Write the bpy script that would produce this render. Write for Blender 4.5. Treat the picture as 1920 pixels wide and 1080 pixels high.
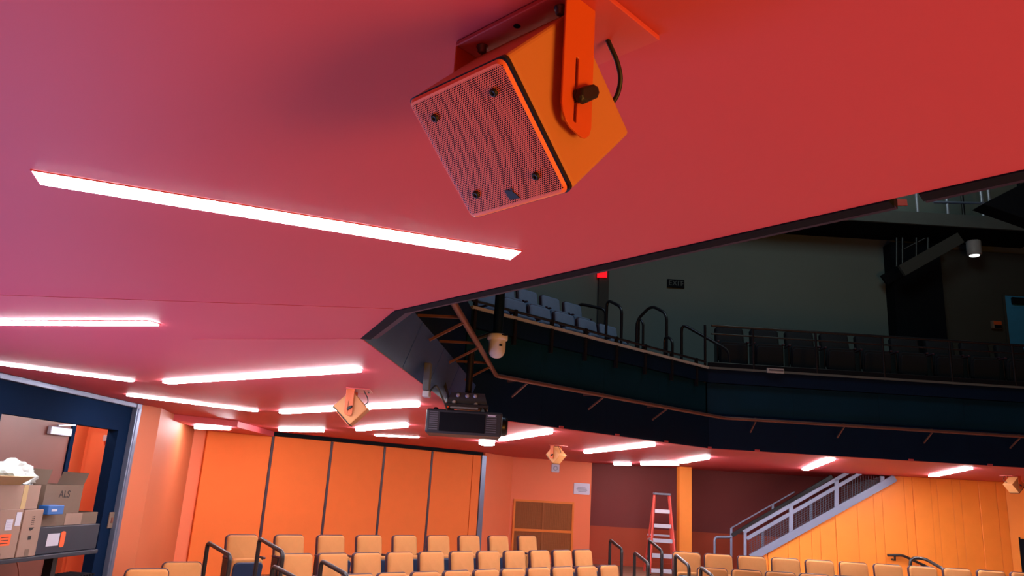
import bpy, bmesh, math, random
from mathutils import Vector, Matrix
random.seed(7)
for o in list(bpy.data.objects): bpy.data.objects.remove(o)
SC = bpy.context.scene
COL = SC.collection

# ------------------------------------------------------------------ camera
F = 1430.0; CX, CY = 960.0, 540.0            # focal length in pixels of the 1920x1080 frame
PITCH, ROLL, CZ = math.radians(14.6), math.radians(3.45), 1.75
HC = 2.47                                    # soffit height above the rear floor
_up = Vector((math.cos(PITCH)*math.sin(ROLL), math.cos(PITCH)*math.cos(ROLL), math.sin(PITCH)))
_fw = Vector((0, 0, 1)); _Y = (_fw - _up*_fw.dot(_up)).normalized()
_X = _Y.cross(_up)
if _X.x < 0: _X = -_X
MW = Matrix((_X, _Y, _up))                   # camera (right, up, forward) -> world
C0 = Vector((0, 0, CZ))
cam_d = bpy.data.cameras.new('camera'); cam = bpy.data.objects.new('camera', cam_d); COL.objects.link(cam)
cam_d.sensor_width = 36; cam_d.lens = F/1920*36; cam_d.clip_start = .05; cam_d.clip_end = 200
_r, _u, _f = MW.col[0], MW.col[1], MW.col[2]
cam.matrix_world = Matrix(((_r.x, _u.x, -_f.x, 0), (_r.y, _u.y, -_f.y, 0), (_r.z, _u.z, -_f.z, CZ), (0, 0, 0, 1)))
SC.camera = cam
def ray(px, py): return MW @ Vector((px-CX, CY-py, F))
def onz(px, py, z): r = ray(px, py); return C0 + r*((z-CZ)/r.z)
def onY(px, py, y): r = ray(px, py); return C0 + r*(y/r.y)
def onplane(px, py, a, b):                   # vertical plane through plan points a, b
    r = ray(px, py); n = Vector((-(b[1]-a[1]), b[0]-a[0]))
    return C0 + r*((n.x*a[0]+n.y*a[1])/(n.x*r.x+n.y*r.y))
# ------------------------------------------------------------------ world, lights, exposure
W = bpy.data.worlds.new('world'); SC.world = W; W.use_nodes = True
W.node_tree.nodes['Background'].inputs[0].default_value = (.5, .6, .8, 1)
W.node_tree.nodes['Background'].inputs[1].default_value = .01
SC.view_settings.view_transform = 'Standard'; SC.view_settings.look = 'None'
SC.view_settings.exposure = 0.0; SC.view_settings.gamma = 1.0; SC.view_settings.use_curve_mapping = False
def area(name, loc, target, sx, sy, power, col):
    d = bpy.data.lights.new(name, 'AREA'); d.shape = 'RECTANGLE'; d.size = sx; d.size_y = sy; d.energy = power; d.color = col
    o = bpy.data.objects.new(name, d); COL.objects.link(o); o.location = loc
    o.rotation_euler = (Vector(target)-Vector(loc)).to_track_quat('-Z', 'Y').to_euler(); return o
area('left_cool_fill', (-3.2, 3.8, -.2), (-1.0, 3.0, 2.6), 2.8, 2.2, 170, (.28, .42, 1.0))  # added cool fill out of view, tints the left soffit
area('right_warm_fill', (4.0, -1.8, -.2), (1.6, 1.4, 2.5), 2.5, 2.5, 390, (1.0, .42, .08))  # added warm fill out of view, brightens the right soffit
area('house_worklight', (5.0, 9.0, 9.6), (6.5, 17.0, 5.5), 3.0, 2.0, 85, (.72, .95, .9))
area('gallery_worklight', (8.6, 15.4, 9.9), (8.6, 17, 8.9), 2.5, .4, 9, (.85, 1.0, .95))
area('balcony_blue_fill', (1.5, 9.5, 9.0), (-.5, 12.5, 4), 2.0, 2.0, 55, (.45, .65, 1.0))  # dim blue lamp added for the blue veil over the balcony
STRIP_L = 74.0

# ------------------------------------------------------------------ helpers
def mat(name, col, rough=.6, metal=0, var=.06, scale=6, bump=.0, bscale=200, spec=.4, emit=None, estr=0, coat=0):
    m = bpy.data.materials.new(name); m.use_nodes = True
    nt = m.node_tree; b = nt.nodes['Principled BSDF']
    b.inputs['Roughness'].default_value = rough; b.inputs['Metallic'].default_value = metal
    b.inputs['Specular IOR Level'].default_value = spec; b.inputs['Coat Weight'].default_value = coat
    tc = nt.nodes.new('ShaderNodeTexCoord')
    nz = nt.nodes.new('ShaderNodeTexNoise'); nz.inputs['Scale'].default_value = scale; nz.inputs['Detail'].default_value = 4
    nt.links.new(tc.outputs['Object'], nz.inputs['Vector'])
    mx = nt.nodes.new('ShaderNodeMixRGB')
    mx.inputs[1].default_value = tuple(c*(1-var) for c in col)+(1,); mx.inputs[2].default_value = tuple(min(1, c*(1+var)) for c in col)+(1,)
    nt.links.new(nz.outputs['Fac'], mx.inputs[0]); nt.links.new(mx.outputs[0], b.inputs['Base Color'])
    if bump:
        n2 = nt.nodes.new('ShaderNodeTexNoise'); n2.inputs['Scale'].default_value = bscale
        nt.links.new(tc.outputs['Object'], n2.inputs['Vector'])
        bp = nt.nodes.new('ShaderNodeBump'); bp.inputs['Strength'].default_value = bump; bp.inputs['Distance'].default_value = .002
        nt.links.new(n2.outputs['Fac'], bp.inputs['Height']); nt.links.new(bp.outputs[0], b.inputs['Normal'])
    if emit:
        b.inputs['Emission Color'].default_value = tuple(emit)+(1,); b.inputs['Emission Strength'].default_value = estr
    return m
M = dict(
    ceiling=mat('soffit_red_paint', (.60, .088, .105), .5, var=.03, scale=1.5, bump=.05, spec=.14),
    doorwall=mat('navy_black_door_wall', (.002, .010, .034), .9, var=.1, spec=.05),
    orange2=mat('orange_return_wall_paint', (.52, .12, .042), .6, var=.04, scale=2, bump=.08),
    blackbox=mat('black_carton', (.012, .013, .026), .5, var=.15),
    orange=mat('orange_wall_paint', (.80, .18, .075), .6, var=.04, scale=2, bump=.08),
    felt=mat('orange_partition_vinyl', (.84, .17, .027), .75, var=.05, scale=5, bump=.15, bscale=500),
    plank=mat('orange_plank_paint', (.95, .27, .035), .45, var=.08, scale=4, bump=.08),
    maroon=mat('maroon_shaded_paint', (.17, .028, .026), .7, var=.06, scale=2),  # dark red with the alcove shade put into the colour
    rust_lit=mat('rust_lit_paint', (.38, .055, .02), .7, var=.06, scale=2),
    column=mat('column_orange', (.86, .24, .03), .6, var=.05),
    chair=mat('orange_upholstery', (.50, .205, .062), .85, var=.07, scale=14, bump=.3, bscale=700),
    shell=mat('dark_plum_plastic', (.045, .02, .035), .45, var=.1),
    navy=mat('navy_seat_shell', (.012, .025, .065), .5, var=.1),
    black=mat('black_steel', (.012, .011, .014), .35, var=.15, spec=.5),
    flat=mat('matte_black', (.006, .007, .011), .8, var=.1, spec=.1),
    floor=mat('brown_floor', (.20, .105, .07), .45, var=.15, scale=8),
    stage=mat('stage_floor', (.46, .29, .20), .5, var=.1, scale=5),
    fascia=mat('navy_fascia', (.002, .012, .040), .6, var=.15, scale=2, spec=.12),
    fascia2=mat('blue_grey_fascia_panel', (.03, .08, .30), .5, var=.15, scale=3, spec=.12),
    teal_haze=mat('fascia_teal_haze', (.002, .028, .06), .6, var=.3, scale=1.2, spec=.12),  # teal flare tint put into the band colour
    trimp=mat('plum_trim', (.022, .012, .034), .5, var=.1, spec=.2),
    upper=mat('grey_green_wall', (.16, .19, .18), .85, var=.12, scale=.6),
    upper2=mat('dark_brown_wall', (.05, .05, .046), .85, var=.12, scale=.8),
    slab=mat('grey_slab_paint', (.10, .115, .115), .7, var=.1),
    blueseat=mat('slate_upholstery', (.16, .21, .30), .85, var=.1, scale=12),
    darkseat=mat('black_upholstery', (.005, .006, .010), .85, var=.1, scale=12),
    whitetrim=mat('pale_nosing', (.42, .42, .44), .5, var=.25, scale=5),
    alu=mat('aluminium', (.17, .20, .29), .35, .6, var=.06),
    grail=mat('blue_grey_rail_paint', (.21, .24, .35), .4, .2, var=.08),
    bronze=mat('bronze_pipe', (.22, .10, .085), .4, .4, var=.15),
    white=mat('white_plastic', (.72, .70, .72), .45, var=.03),
    sign=mat('pale_sign', (.60, .58, .72), .6, var=.04),
    signink=mat('sign_grey_ink', (.36, .36, .48), .7),
    spk=mat('orange_speaker_paint', (.56, .245, .085), .5, var=.04, bump=.12, bscale=900),
    brk=mat('orange_bracket_paint', (.62, .11, .02), .4, var=.04, bump=.06, bscale=600),
    plate=mat('red_plate_paint', (.62, .09, .09), .42, var=.06, bump=.06, bscale=500),
    rubber=mat('black_rubber', (.012, .012, .014), .5, var=.1),
    steel=mat('zinc_bolt', (.20, .15, .16), .35, .8, var=.1),
    card=mat('cardboard', (.25, .165, .13), .85, var=.08, scale=10),
    card2=mat('grey_brown_cardboard', (.14, .095, .07), .85, var=.08, scale=10),
    card3=mat('yellow_cardboard_inside', (.38, .27, .13), .85, var=.08),
    bag=mat('white_plastic_bag', (.42, .48, .47), .25, var=.08, spec=.6),
    bluebox=mat('blue_carton', (.02, .10, .32), .5),
    ink=mat('black_ink', (.02, .018, .02), .8),
    paper=mat('white_label', (.42, .43, .52), .6, var=.03),
    orlabel=mat('orange_label', (.7, .10, .02), .6, var=.05),
    wood=mat('red_brown_door', (.155, .045, .032), .4, var=.12, scale=3),
    ladder=mat('red_fibreglass', (.72, .09, .07), .45, var=.06),
    step=mat('ladder_aluminium', (.52, .55, .68), .35, .5, var=.05),
    grid=mat('brown_grille', (.30, .085, .018), .7, var=.1, scale=30),
    gframe=mat('orange_grille_frame', (.72, .17, .01), .5),
    proj=mat('charcoal_projector', (.022, .026, .04), .45, var=.1, bump=.1, bscale=300),
    vent=mat('projector_vent_grey', (.09, .095, .13), .5),
    door=mat('blue_door_paint', (.05, .30, .62), .5, var=.1),
    redlit=mat('red_exit_glow', (.4, .01, .01), .5, emit=(1, .004, .012), estr=1.3),
    strip=mat('strip_diffuser', (.9, .9, .95), .4, emit=(.93, .95, 1.0), estr=STRIP_L),
    lens=mat('downlight_lens', (.9, .9, .9), .4, emit=(.9, 1.0, .95), estr=3.0),
    warmlens=mat('vestibule_lamp', (.9, .9, .9), .4, emit=(1, .9, .8), estr=130.0),
)
def grille_material():
    m = bpy.data.materials.new('perforated_orange_steel'); m.use_nodes = True; nt = m.node_tree
    b = nt.nodes['Principled BSDF']; b.inputs['Base Color'].default_value = (1.0, .24, .10, 1); b.inputs['Roughness'].default_value = .4
    out = nt.nodes['Material Output']
    tc = nt.nodes.new('ShaderNodeTexCoord'); sp = nt.nodes.new('ShaderNodeSeparateXYZ'); nt.links.new(tc.outputs['Object'], sp.inputs[0])
    def mth(op, a, c=None, d=None):
        n = nt.nodes.new('ShaderNodeMath'); n.operation = op
        for i, v in enumerate((a, c, d)):
            if v is None: continue
            if isinstance(v, (int, float)): n.inputs[i].default_value = v
            else: nt.links.new(v, n.inputs[i])
        return n.outputs[0]
    P = .0034; Q = P*.866*2
    def lattice(ox, oy):
        x = mth('SUBTRACT', mth('FRACT', mth('ADD', mth('DIVIDE', sp.outputs[0], P), ox+100)), .5)
        y = mth('SUBTRACT', mth('FRACT', mth('ADD', mth('DIVIDE', sp.outputs[2], Q), oy+100)), .5)
        x = mth('MULTIPLY', x, P); y = mth('MULTIPLY', y, Q)
        return mth('SQRT', mth('ADD', mth('MULTIPLY', x, x), mth('MULTIPLY', y, y)))
    d = mth('MINIMUM', lattice(0, 0), lattice(.5, .5))
    hole = mth('LESS_THAN', d, .00118)
    for ax in (0, 2):
        hole = mth('MULTIPLY', hole, mth('LESS_THAN', mth('ABSOLUTE', sp.outputs[ax]), .0965))
    tr = nt.nodes.new('ShaderNodeBsdfTransparent'); mx = nt.nodes.new('ShaderNodeMixShader')
    nt.links.new(hole, mx.inputs[0]); nt.links.new(b.outputs[0], mx.inputs[1]); nt.links.new(tr.outputs[0], mx.inputs[2])
    nt.links.new(mx.outputs[0], out.inputs['Surface']); return m
M['grille'] = grille_material()

def tag(o, label=None, cat=None, group=None, kind=None):
    if label: o['label'] = label
    if cat: o['category'] = cat
    if group: o['group'] = group
    if kind: o['kind'] = kind
    return o
def empty(name, loc=(0, 0, 0), rz=0, label=None, cat=None, group=None):
    o = bpy.data.objects.new(name, None); COL.objects.link(o); o.location = loc; o.rotation_euler = (0, 0, rz)
    o.empty_display_size = .1
    return tag(o, label, cat, group)
class MB:
    def __init__(s): s.v = []; s.f = []; s.sm = []
    def add(s, vs, fs, T=None, smooth=False):
        n = len(s.v)
        s.v += [tuple(T @ Vector(p)) if T is not None else tuple(p) for p in vs]
        s.f += [tuple(i+n for i in f) for f in fs]; s.sm += [smooth]*len(fs); return s
    def box(s, x0, x1, y0, y1, z0, z1, T=None):
        return s.add([(x0, y0, z0), (x1, y0, z0), (x1, y1, z0), (x0, y1, z0), (x0, y0, z1), (x1, y0, z1), (x1, y1, z1), (x0, y1, z1)],
            [(3, 2, 1, 0), (4, 5, 6, 7), (0, 1, 5, 4), (1, 2, 6, 5), (2, 3, 7, 6), (3, 0, 4, 7)], T)
    def bar(s, a, b, w, h, upv=(0, 0, 1)):           # rectangular bar from a to b, w across, h along upv
        a = Vector(a); b = Vector(b); d = b-a; L = d.length; d.normalize()
        r = d.cross(Vector(upv)).normalized(); u = r.cross(d)
        T = Matrix(((r.x, d.x, u.x, a.x), (r.y, d.y, u.y, a.y), (r.z, d.z, u.z, a.z), (0, 0, 0, 1)))
        return s.box(-w/2, w/2, 0, L, -h/2, h/2, T)
    def prism(s, poly, z0, z1, T=None):              # poly: ccw plan outline
        n = len(poly)
        vs = [(p[0], p[1], z0) for p in poly]+[(p[0], p[1], z1) for p in poly]
        fs = [tuple(range(n-1, -1, -1)), tuple(range(n, 2*n))]+[(i, (i+1) % n, n+(i+1) % n, n+i) for i in range(n)]
        return s.add(vs, fs, T)
    def tube(s, pts, r, n=10, T=None, r1=None):
        pts = [Vector(p) for p in pts]; N = len(pts); rings = []
        ref = None
        for i, p in enumerate(pts):
            d = (pts[min(i+1, N-1)]-pts[max(i-1, 0)]).normalized()
            if ref is None:
                ref = Vector((0, 0, 1)) if abs(d.z) < .9 else Vector((1, 0, 0))
            a = d.cross(ref).normalized(); b = a.cross(d); ref = b
            rr = r if r1 is None else r+(r1-r)*i/(N-1)
            rings.append([p+(a*math.cos(2*math.pi*k/n)+b*math.sin(2*math.pi*k/n))*rr for k in range(n)])
        vs = [q for R in rings for q in R]
        fs = [(i*n+k, i*n+(k+1) % n, (i+1)*n+(k+1) % n, (i+1)*n+k) for i in range(N-1) for k in range(n)]
        s.add(vs, fs, T, True)
        return s.add(rings[0]+rings[-1], [tuple(range(n-1, -1, -1)), tuple(range(n, 2*n))], T)
    def lathe(s, prof, n=24, T=None):                # prof: (radius, z)
        vs = [(r*math.cos(2*math.pi*k/n), r*math.sin(2*math.pi*k/n), z) for r, z in prof for k in range(n)]
        fs = [(i*n+k, i*n+(k+1) % n, (i+1)*n+(k+1) % n, (i+1)*n+k) for i in range(len(prof)-1) for k in range(n)]
        s.add(vs, fs, T, True); m = len(prof)-1
        return s.add(vs[:n]+vs[m*n:], [tuple(range(n-1, -1, -1)), tuple(range(n, 2*n))], T)
    def build(s, name, m, parent=None, bevel=0, seg=2, label=None):
        me = bpy.data.meshes.new(name); me.from_pydata(s.v, [], s.f); me.validate()
        for p, q in zip(me.polygons, s.sm): p.use_smooth = q
        bm = bmesh.new(); bm.from_mesh(me); bmesh.ops.recalc_face_normals(bm, faces=bm.faces); bm.to_mesh(me); bm.free()
        me.materials.append(M[m] if isinstance(m, str) else m)
        o = bpy.data.objects.new(name, me); COL.objects.link(o); o.parent = parent
        if bevel:
            b = o.modifiers.new('bevel', 'BEVEL'); b.width = bevel; b.segments = seg; b.limit_method = 'ANGLE'; b.angle_limit = math.radians(40)
        if label: o['label'] = label
        return o
def struct(o): o['kind'] = 'structure'; return o
def plate(outer, holes, t, T=None):                  # outline with holes in the xy plane, thickness t upwards
    bm = bmesh.new(); edges = []
    for loop in [outer]+holes:
        vs = [bm.verts.new((p[0], p[1], 0)) for p in loop]
        edges += [bm.edges.new((vs[i], vs[(i+1) % len(vs)])) for i in range(len(vs))]
    bmesh.ops.triangle_fill(bm, use_beauty=True, edges=edges, use_dissolve=False)
    ext = bmesh.ops.extrude_face_region(bm, geom=list(bm.faces))
    for v in [g for g in ext['geom'] if isinstance(g, bmesh.types.BMVert)]: v.co.z += t
    bm.verts.index_update()
    mb = MB(); mb.add([v.co.copy() for v in bm.verts], [tuple(v.index for v in f.verts) for f in bm.faces], T); bm.free(); return mb
def rrect(w, h, r, n=5, cx=0, cy=0):
    out = []
    for sx, sy, a0 in ((1, 1, 0), (-1, 1, 90), (-1, -1, 180), (1, -1, 270)):
        for k in range(n+1):
            a = math.radians(a0+90*k/n); out.append((cx+sx*(w/2-r)+r*math.cos(a), cy+sy*(h/2-r)+r*math.sin(a)))
    return out
def copy_tree(o, parent=None):
    c = o.copy(); COL.objects.link(c); c.parent = parent
    for ch in list(o.children): copy_tree(ch, c)
    return c
def XZ(T=None):                                      # maps plan outline (x,y) with height to (x, -h, y): outline stands upright, thickness towards -y
    R = Matrix(((1, 0, 0, 0), (0, 0, -1, 0), (0, 1, 0, 0), (0, 0, 0, 1)))
    return R if T is None else T @ R
ORD = ['first', 'second', 'third', 'fourth', 'fifth', 'sixth', 'seventh', 'eighth', 'ninth', 'tenth', 'eleventh', 'twelfth', 'thirteenth']
def smooth_path(pts, rad=.08, n=4):                  # round the corners of a polyline
    pts = [Vector(p) for p in pts]; out = [pts[0]]
    for i in range(1, len(pts)-1):
        a, b, c = pts[i-1], pts[i], pts[i+1]
        r = min(rad, (a-b).length*.45, (c-b).length*.45)
        p, q = b+(a-b).normalized()*r, b+(c-b).normalized()*r
        for k in range(n+1):
            t = k/n; out.append(p*(1-t)**2+b*2*t*(1-t)+q*t*t)
    return out+[pts[-1]]

# ================================================================== STRUCTURE
# plan axes: rows and partition run at 42 degrees, right bank and rear walls across the view
A42 = math.radians(42); D = Vector((math.cos(A42), math.sin(A42))); N = Vector((-math.sin(A42), math.cos(A42)))
def ns(n, s): v = N*n + D*s; return (v.x, v.y)
OPEN = [(-.51, 3.28), (-.79, 4.02), (-.44, 8.36), (3.05, 11.5), (8.3, 11.6), (10.4, 10.2), (10.9, 5.5), (8.6, .8), (2.75, -.38)]
# near edge of the opening runs from the last vertex back to the first
ceil = plate([(-9, -5), (12.6, -5), (12.6, 22), (-9, 22)], [OPEN], .12)
ceil.v = [(v[0], v[1], v[2]+HC) for v in ceil.v]
co = struct(ceil.build('ceiling', 'ceiling'))
# control joints in the soffit: narrow recessed-looking reveal beads
for a, b in (((0, 553), (738, 579)), ((360, 636), (678, 635))):
    p, q = onz(*a, HC), onz(*b, HC); d = (q-p).normalized(); p = p - d*(1.5 if a[0] == 0 else 0)
    MB().bar((p.x, p.y, HC), (q.x, q.y, HC), .006, .004).build('joint_bead', 'plate', co)

# lower floor, rear floor, tiers
struct(MB().box(-9, 12.6, -5, 22, -.75, -.6).build('floor', 'stage'))
rear = [(-9, 8.9), (-4.6, 8.9), (-4.6, 9.62), (2.25, 15.76), (2.9, 12.8), (12.6, 12.8), (12.6, 22), (-9, 22)]
struct(MB().prism(rear, -.6, 0).build('floor_rear', 'floor'))
struct(MB().box(-9, -3.55, 3.0, 8.88, -.6, 0).build('floor_vestibule', 'floor'))
struct(MB().prism([ns(9.2, -6.4), ns(9.2, 10.6), ns(10.19, 10.6), ns(10.19, -3.6)], -.6, -.15).build('floor_tier_middle', 'floor'))
struct(MB().prism([ns(8.2, -6), ns(8.2, 10.6), ns(9.19, 10.6), ns(9.19, -6)], -.6, -.30).build('floor_tier_lower', 'floor'))
struct(MB().box(2.9, 12.6, 11.8, 12.79, -.6, -.14).build('floor_tier_right', 'floor'))

# door wall at the left, running straight away from the viewer
XW = -4.53
wl = MB()
wl.box(XW-.12, XW, -5, 7.02, -.6, HC); wl.box(XW-.12, XW, 7.02, 9.5, 2.125, HC); wl.box(XW-.12, XW, 8.215, 8.285, 0, 2.125); wl.box(XW-.12, XW, 9.19, 9.5, 0, 2.125)
struct(wl.build('wall_left', 'doorwall'))
fr = MB().box(XW-.13, XW+.06, 9.44, 9.56, 0, HC-.001); fr.box(XW-.02, XW+.05, -5, 9.44, HC-.055, HC-.001); fr.box(XW+.05, XW+.07, 9.47, 9.52, 0, HC-.06)
struct(fr.build('trim_1', 'alu', bevel=.006))
# vestibule behind the open leaf
vb = MB(); vb.box(-5.27, -5.15, 7.0, 9.85, 0, 2.6); vb.box(-5.15, XW-.12, 9.7, 9.82, 0, 2.6); vb.box(-5.27, XW-.12, 7.0, 9.85, 2.42, 2.5); vb.box(-5.15, XW-.12, 8.22, 8.28, 0, 2.42)
struct(vb.build('wall_vestibule', 'orange'))
vl = empty('vestibule_light', (-4.86, 9.1, 2.42), 0, 'small white ceiling light inside the orange vestibule', 'ceiling light')
MB().lathe([(.075, 0), (.075, -.03), (.05, -.04)], 20).build('housing', 'white', vl); MB().lathe([(.06, -.041), (.058, -.05), (.01, -.055)], 20).build('lens', 'warmlens', vl)
# orange return wall between doors and partition
def wallseg(name, a, b, m, z0=0, z1=HC, t=.12, parent=None):
    a = Vector(a); b = Vector(b); d = (b-a).normalized(); n = Vector((-d.y, d.x))
    return MB().prism([tuple(a), tuple(b), tuple(b+n*t), tuple(a+n*t)], z0, z1-.001 if z1 == HC else z1).build(name, m, parent)
struct(wallseg('wall_return', (-4.5, 9.57), (-4.42, 9.98), 'orange2'))
struct(wallseg('wall_far_left', (-4.42, 9.98), (-5.22, 13.18), 'orange2'))
P0 = Vector((-5.09, 13.38)); E = Vector((.7336, .6795)); EN = Vector((-E.y, E.x))
struct(wallseg('wall_partition_jamb', (-5.22, 13.18), tuple(P0), 'orange'))
# walls right of the partition
PE = P0+E*6.42; WB = (.28, 19.38); WCn = (2.31, 19.95)
struct(wallseg('wall_pocket', tuple(PE), WB, 'orange')); struct(wallseg('wall_vent', WB, WCn, 'orange'))
struct(wallseg('wall_alcove', (2.33, 20.3), (12.5, 20.3), 'maroon', .92)); struct(wallseg('wall_alcove_lit_band', (2.33, 20.29), (12.5, 20.29), 'rust_lit', 0, .92))  # shade painted in: darker maroon above the shadow line, lit rust below
struct(wallseg('wall_alcove_side', (2.31, 19.95), (2.33, 20.3), 'orange'))
struct(MB().box(2.34, 5.5, 20.24, 20.285, 0, .12).build('baseboard_alcove', 'rust_lit'))
cA, cB = onY(1274, 960, 19.0), onY(1297, 960, 19.0)
struct(MB().box(cA.x, cB.x, 19.0, 19.3, 0, HC-.002).build('trim_2', 'column'))
# ceiling drop in front of the stair alcove (the soffit ends where the stair rises)
SA = Vector((5.04, 17.45)); SB = Vector((10.85, 16.76)); SD = (SB-SA).normalized(); SN = Vector((-SD.y, SD.x))
def onstair(px, py, off=0):
    a = SA+SN*off; p = onplane(px, py, a, a+SD); return p
struct(wallseg('wall_right', (12.4, 22), (12.4, -5), 'orange', -.6))
struct(wallseg('wall_back', (12.5, -4.9), (-9, -4.9), 'orange', -.6))
struct(wallseg('wall_rear', (-9, 21.9), (12.5, 21.9), 'orange', -.6))
struct(wallseg('wall_side', (-8.9, -5), (-8.9, 22), 'orange', -.6))

# plank wall under the stair: one vertical board after the other
pw = struct(bpy.data.objects.new('wall_planks', None)); COL.objects.link(pw)
T_ST = Matrix(((SD.x, SN.x, 0, SA.x), (SD.y, SN.y, 0, SA.y), (0, 0, 1, 0), (0, 0, 0, 1)))    # local: s, depth, z
def st2(px, py): p = onstair(px, py); return ((Vector((p.x, p.y))-SA).dot(SD), p.z)
sa, sb = st2(1404, 1049), st2(1676, 900)             # lower edge of the grey stringer
def zstr(s): return min(HC-.002, sa[1]+(sb[1]-sa[1])*(s-sa[0])/(sb[0]-sa[0]))
bounds = [1404, 1440, 1478, 1500, 1523, 1540, 1570, 1612, 1644, 1661, 1701, 1717, 1751, 1763, 1792, 1808, 1842, 1875, 1893]
ss = [st2(x, 1055 if x < 1700 else 1000)[0] for x in bounds]
for i in range(len(ss)-1):
    a, b = ss[i]+.0025, ss[i+1]-.0025; dpt = [0, .010, .004, .016, .007][(i*3) % 5]
    out = [(a, -.02), (b, -.02), (b, zstr(b))]+([(sb[0], HC-.002)] if a < sb[0] < b and zstr(b) > HC-.01 and zstr(a) < HC-.05 else [])+[(a, zstr(a))]
    mb = MB(); mb.prism(out, 0, .05, T_ST @ Matrix.Translation((0, .05-dpt, 0)) @ XZ())
    mb.build('plank', 'plank', pw, bevel=.004, seg=1)
out = [(ss[0], -.02), (ss[-1], -.02), (ss[-1], HC-.003), (sb[0], HC-.003), (ss[0], zstr(ss[0])-.02)]
mb = MB(); mb.prism(out, 0, .06, T_ST @ Matrix.Translation((0, .12, 0)) @ XZ()); mb.build('backing_board', 'plank', pw)
e0 = SA+SD*ss[-1]
struct(wallseg('wall_right_return', tuple(e0), (12.4, 15.9), 'plank'))
dd = onplane(1913, 1010, e0, (12.4, 15.9))
rd = empty('side_door', (dd.x, dd.y, 0), math.atan2(15.9-e0.y, 12.4-e0.x), 'dark door edge in the orange wall at the far right', 'door')
MB().box(0, .8, -.02, 0, 0, dd.z).build('door_leaf', 'flat', rd); MB().box(-.03, 0, -.03, 0, 0, dd.z+.03).build('door_frame', 'flat', rd)

# ------------------------------------------------------------------ opening edge: black trim and plum lip
def offs(poly, d):                                   # offset polygon inwards (poly is clockwise or ccw)
    n = len(poly); c = Vector((sum(p[0] for p in poly)/n, sum(p[1] for p in poly)/n)); out = []
    for i in range(n):
        p0, p1, p2 = Vector(poly[i-1]), Vector(poly[i]), Vector(poly[(i+1) % n])
        def nin(a, b):
            v = (b-a).normalized(); q = Vector((-v.y, v.x)); return q if q.dot(c-a) > 0 else -q
        n1, n2 = nin(p0, p1), nin(p1, p2); b = (n1+n2); b = b/(b.length_squared/2) if b.length > 1e-6 else n1
        out.append(p1+b*d)
    return out
in1, in2 = offs(OPEN, .05), offs(OPEN, .085)
trim = struct(bpy.data.objects.new('trim_3', None)); COL.objects.link(trim)
nO = len(OPEN)
def edgequad(i, a, b, l0, l1): 
    j = (i+1) % nO; A0, A1, B0, B1 = Vector(l0[i]), Vector(l0[j]), Vector(l1[i]), Vector(l1[j])
    return [tuple(A0.lerp(A1, a)), tuple(A0.lerp(A1, b)), tuple(B0.lerp(B1, b)), tuple(B0.lerp(B1, a))]
g1, g2 = onz(1663, 372, HC), onz(1720, 360, HC)
La, Lb = Vector(OPEN[-1]), Vector(OPEN[0]); Lt = lambda p: (Vector((p.x, p.y))-La).dot(Lb-La)/(Lb-La).length_squared
for i in (0, 4, 5, 6, 7, 8):
    for a, b in (((0, Lt(g2)), (Lt(g1), 1)) if i == nO-1 else ((0, 1),)):
        MB().prism(edgequad(i, a, b, OPEN, in1), HC-.004, HC+.03).build('edge_trim', 'flat', trim)
        MB().prism(edgequad(i, a, b, in1, in2), HC+.004, HC+.03).build('edge_lip', 'trimp', trim)

# ------------------------------------------------------------------ balcony: fascia, slab, walls above
FZ = 3.66                                            # balcony floor
O4, O5, O6, O7 = [Vector(OPEN[k]) for k in (1, 2, 3, 4)]
bf = struct(bpy.data.objects.new('balcony_fascia', None)); COL.objects.link(bf)
for i in range(nO):
    a, b = Vector(OPEN[i]), Vector(OPEN[(i+1) % nO]); c = Vector((4, 6)); d = (b-a).normalized(); n = Vector((-d.y, d.x)); n = n if n.dot(c-a) > 0 else -n
    L = (b-a).length; k = max(1, round(L/1.25)) if i in (2, 3) else 1
    for q in range(k):
        p0, p1 = a+d*(L*q/k+.001), a+d*(L*(q+1)/k-.001)
        if i != 1:
            MB().prism([tuple(p0-n*-.0005), tuple(p1+n*.0005), tuple(p1+n*.012), tuple(p0+n*.012)], HC+.005, 2.98).build('fascia_panel', 'fascia', bf)
        MB().prism([tuple(p0-n*.10), tuple(p1-n*.10), tuple(p1-n*.04), tuple(p0-n*.04)], 2.99, 3.45).build('fascia_band', 'teal_haze' if i in (2, 3) else 'fascia', bf)
    MB().prism([tuple(a-n*.12), tuple(b-n*.12), tuple(b), tuple(a)], 3.46, FZ).build('slab_edge', 'fascia', bf)
    if i in (2, 3): MB().prism([tuple(a-n*.06), tuple(b-n*.06), tuple(b+n*.025), tuple(a+n*.025)], FZ+.001, FZ+.035).build('nosing', 'whitetrim' if i == 2 else 'slab', bf)
# leaning blue-grey panels on the left side of the opening
dl = (O5-O4).normalized(); nl = Vector((dl.y, -dl.x)); ll = (O5-O4).length
cuts = [0, (5.10-O4.y)/dl.y, (6.08-O4.y)/dl.y, (7.0-O4.y)/dl.y, ll]
for q in range(4):
    p0, p1 = O4+dl*(cuts[q]+.008), O4+dl*(cuts[q+1]-.008)
    lo0, lo1, hi0, hi1 = p0, p1, p0+nl*.11, p1+nl*.11
    th = nl*.03
    vs = [(lo0.x, lo0.y, HC+.005), (lo1.x, lo1.y, HC+.005), (hi1.x, hi1.y, 2.80), (hi0.x, hi0.y, 2.80)]
    vs += [(v[0]-th.x, v[1]-th.y, v[2]) for v in vs]
    MB().add(vs, [(0, 1, 2, 3), (7, 6, 5, 4), (0, 4, 5, 1), (1, 5, 6, 2), (2, 6, 7, 3), (3, 7, 4, 0)]).build('leaning_panel', 'fascia2', bf)
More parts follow.
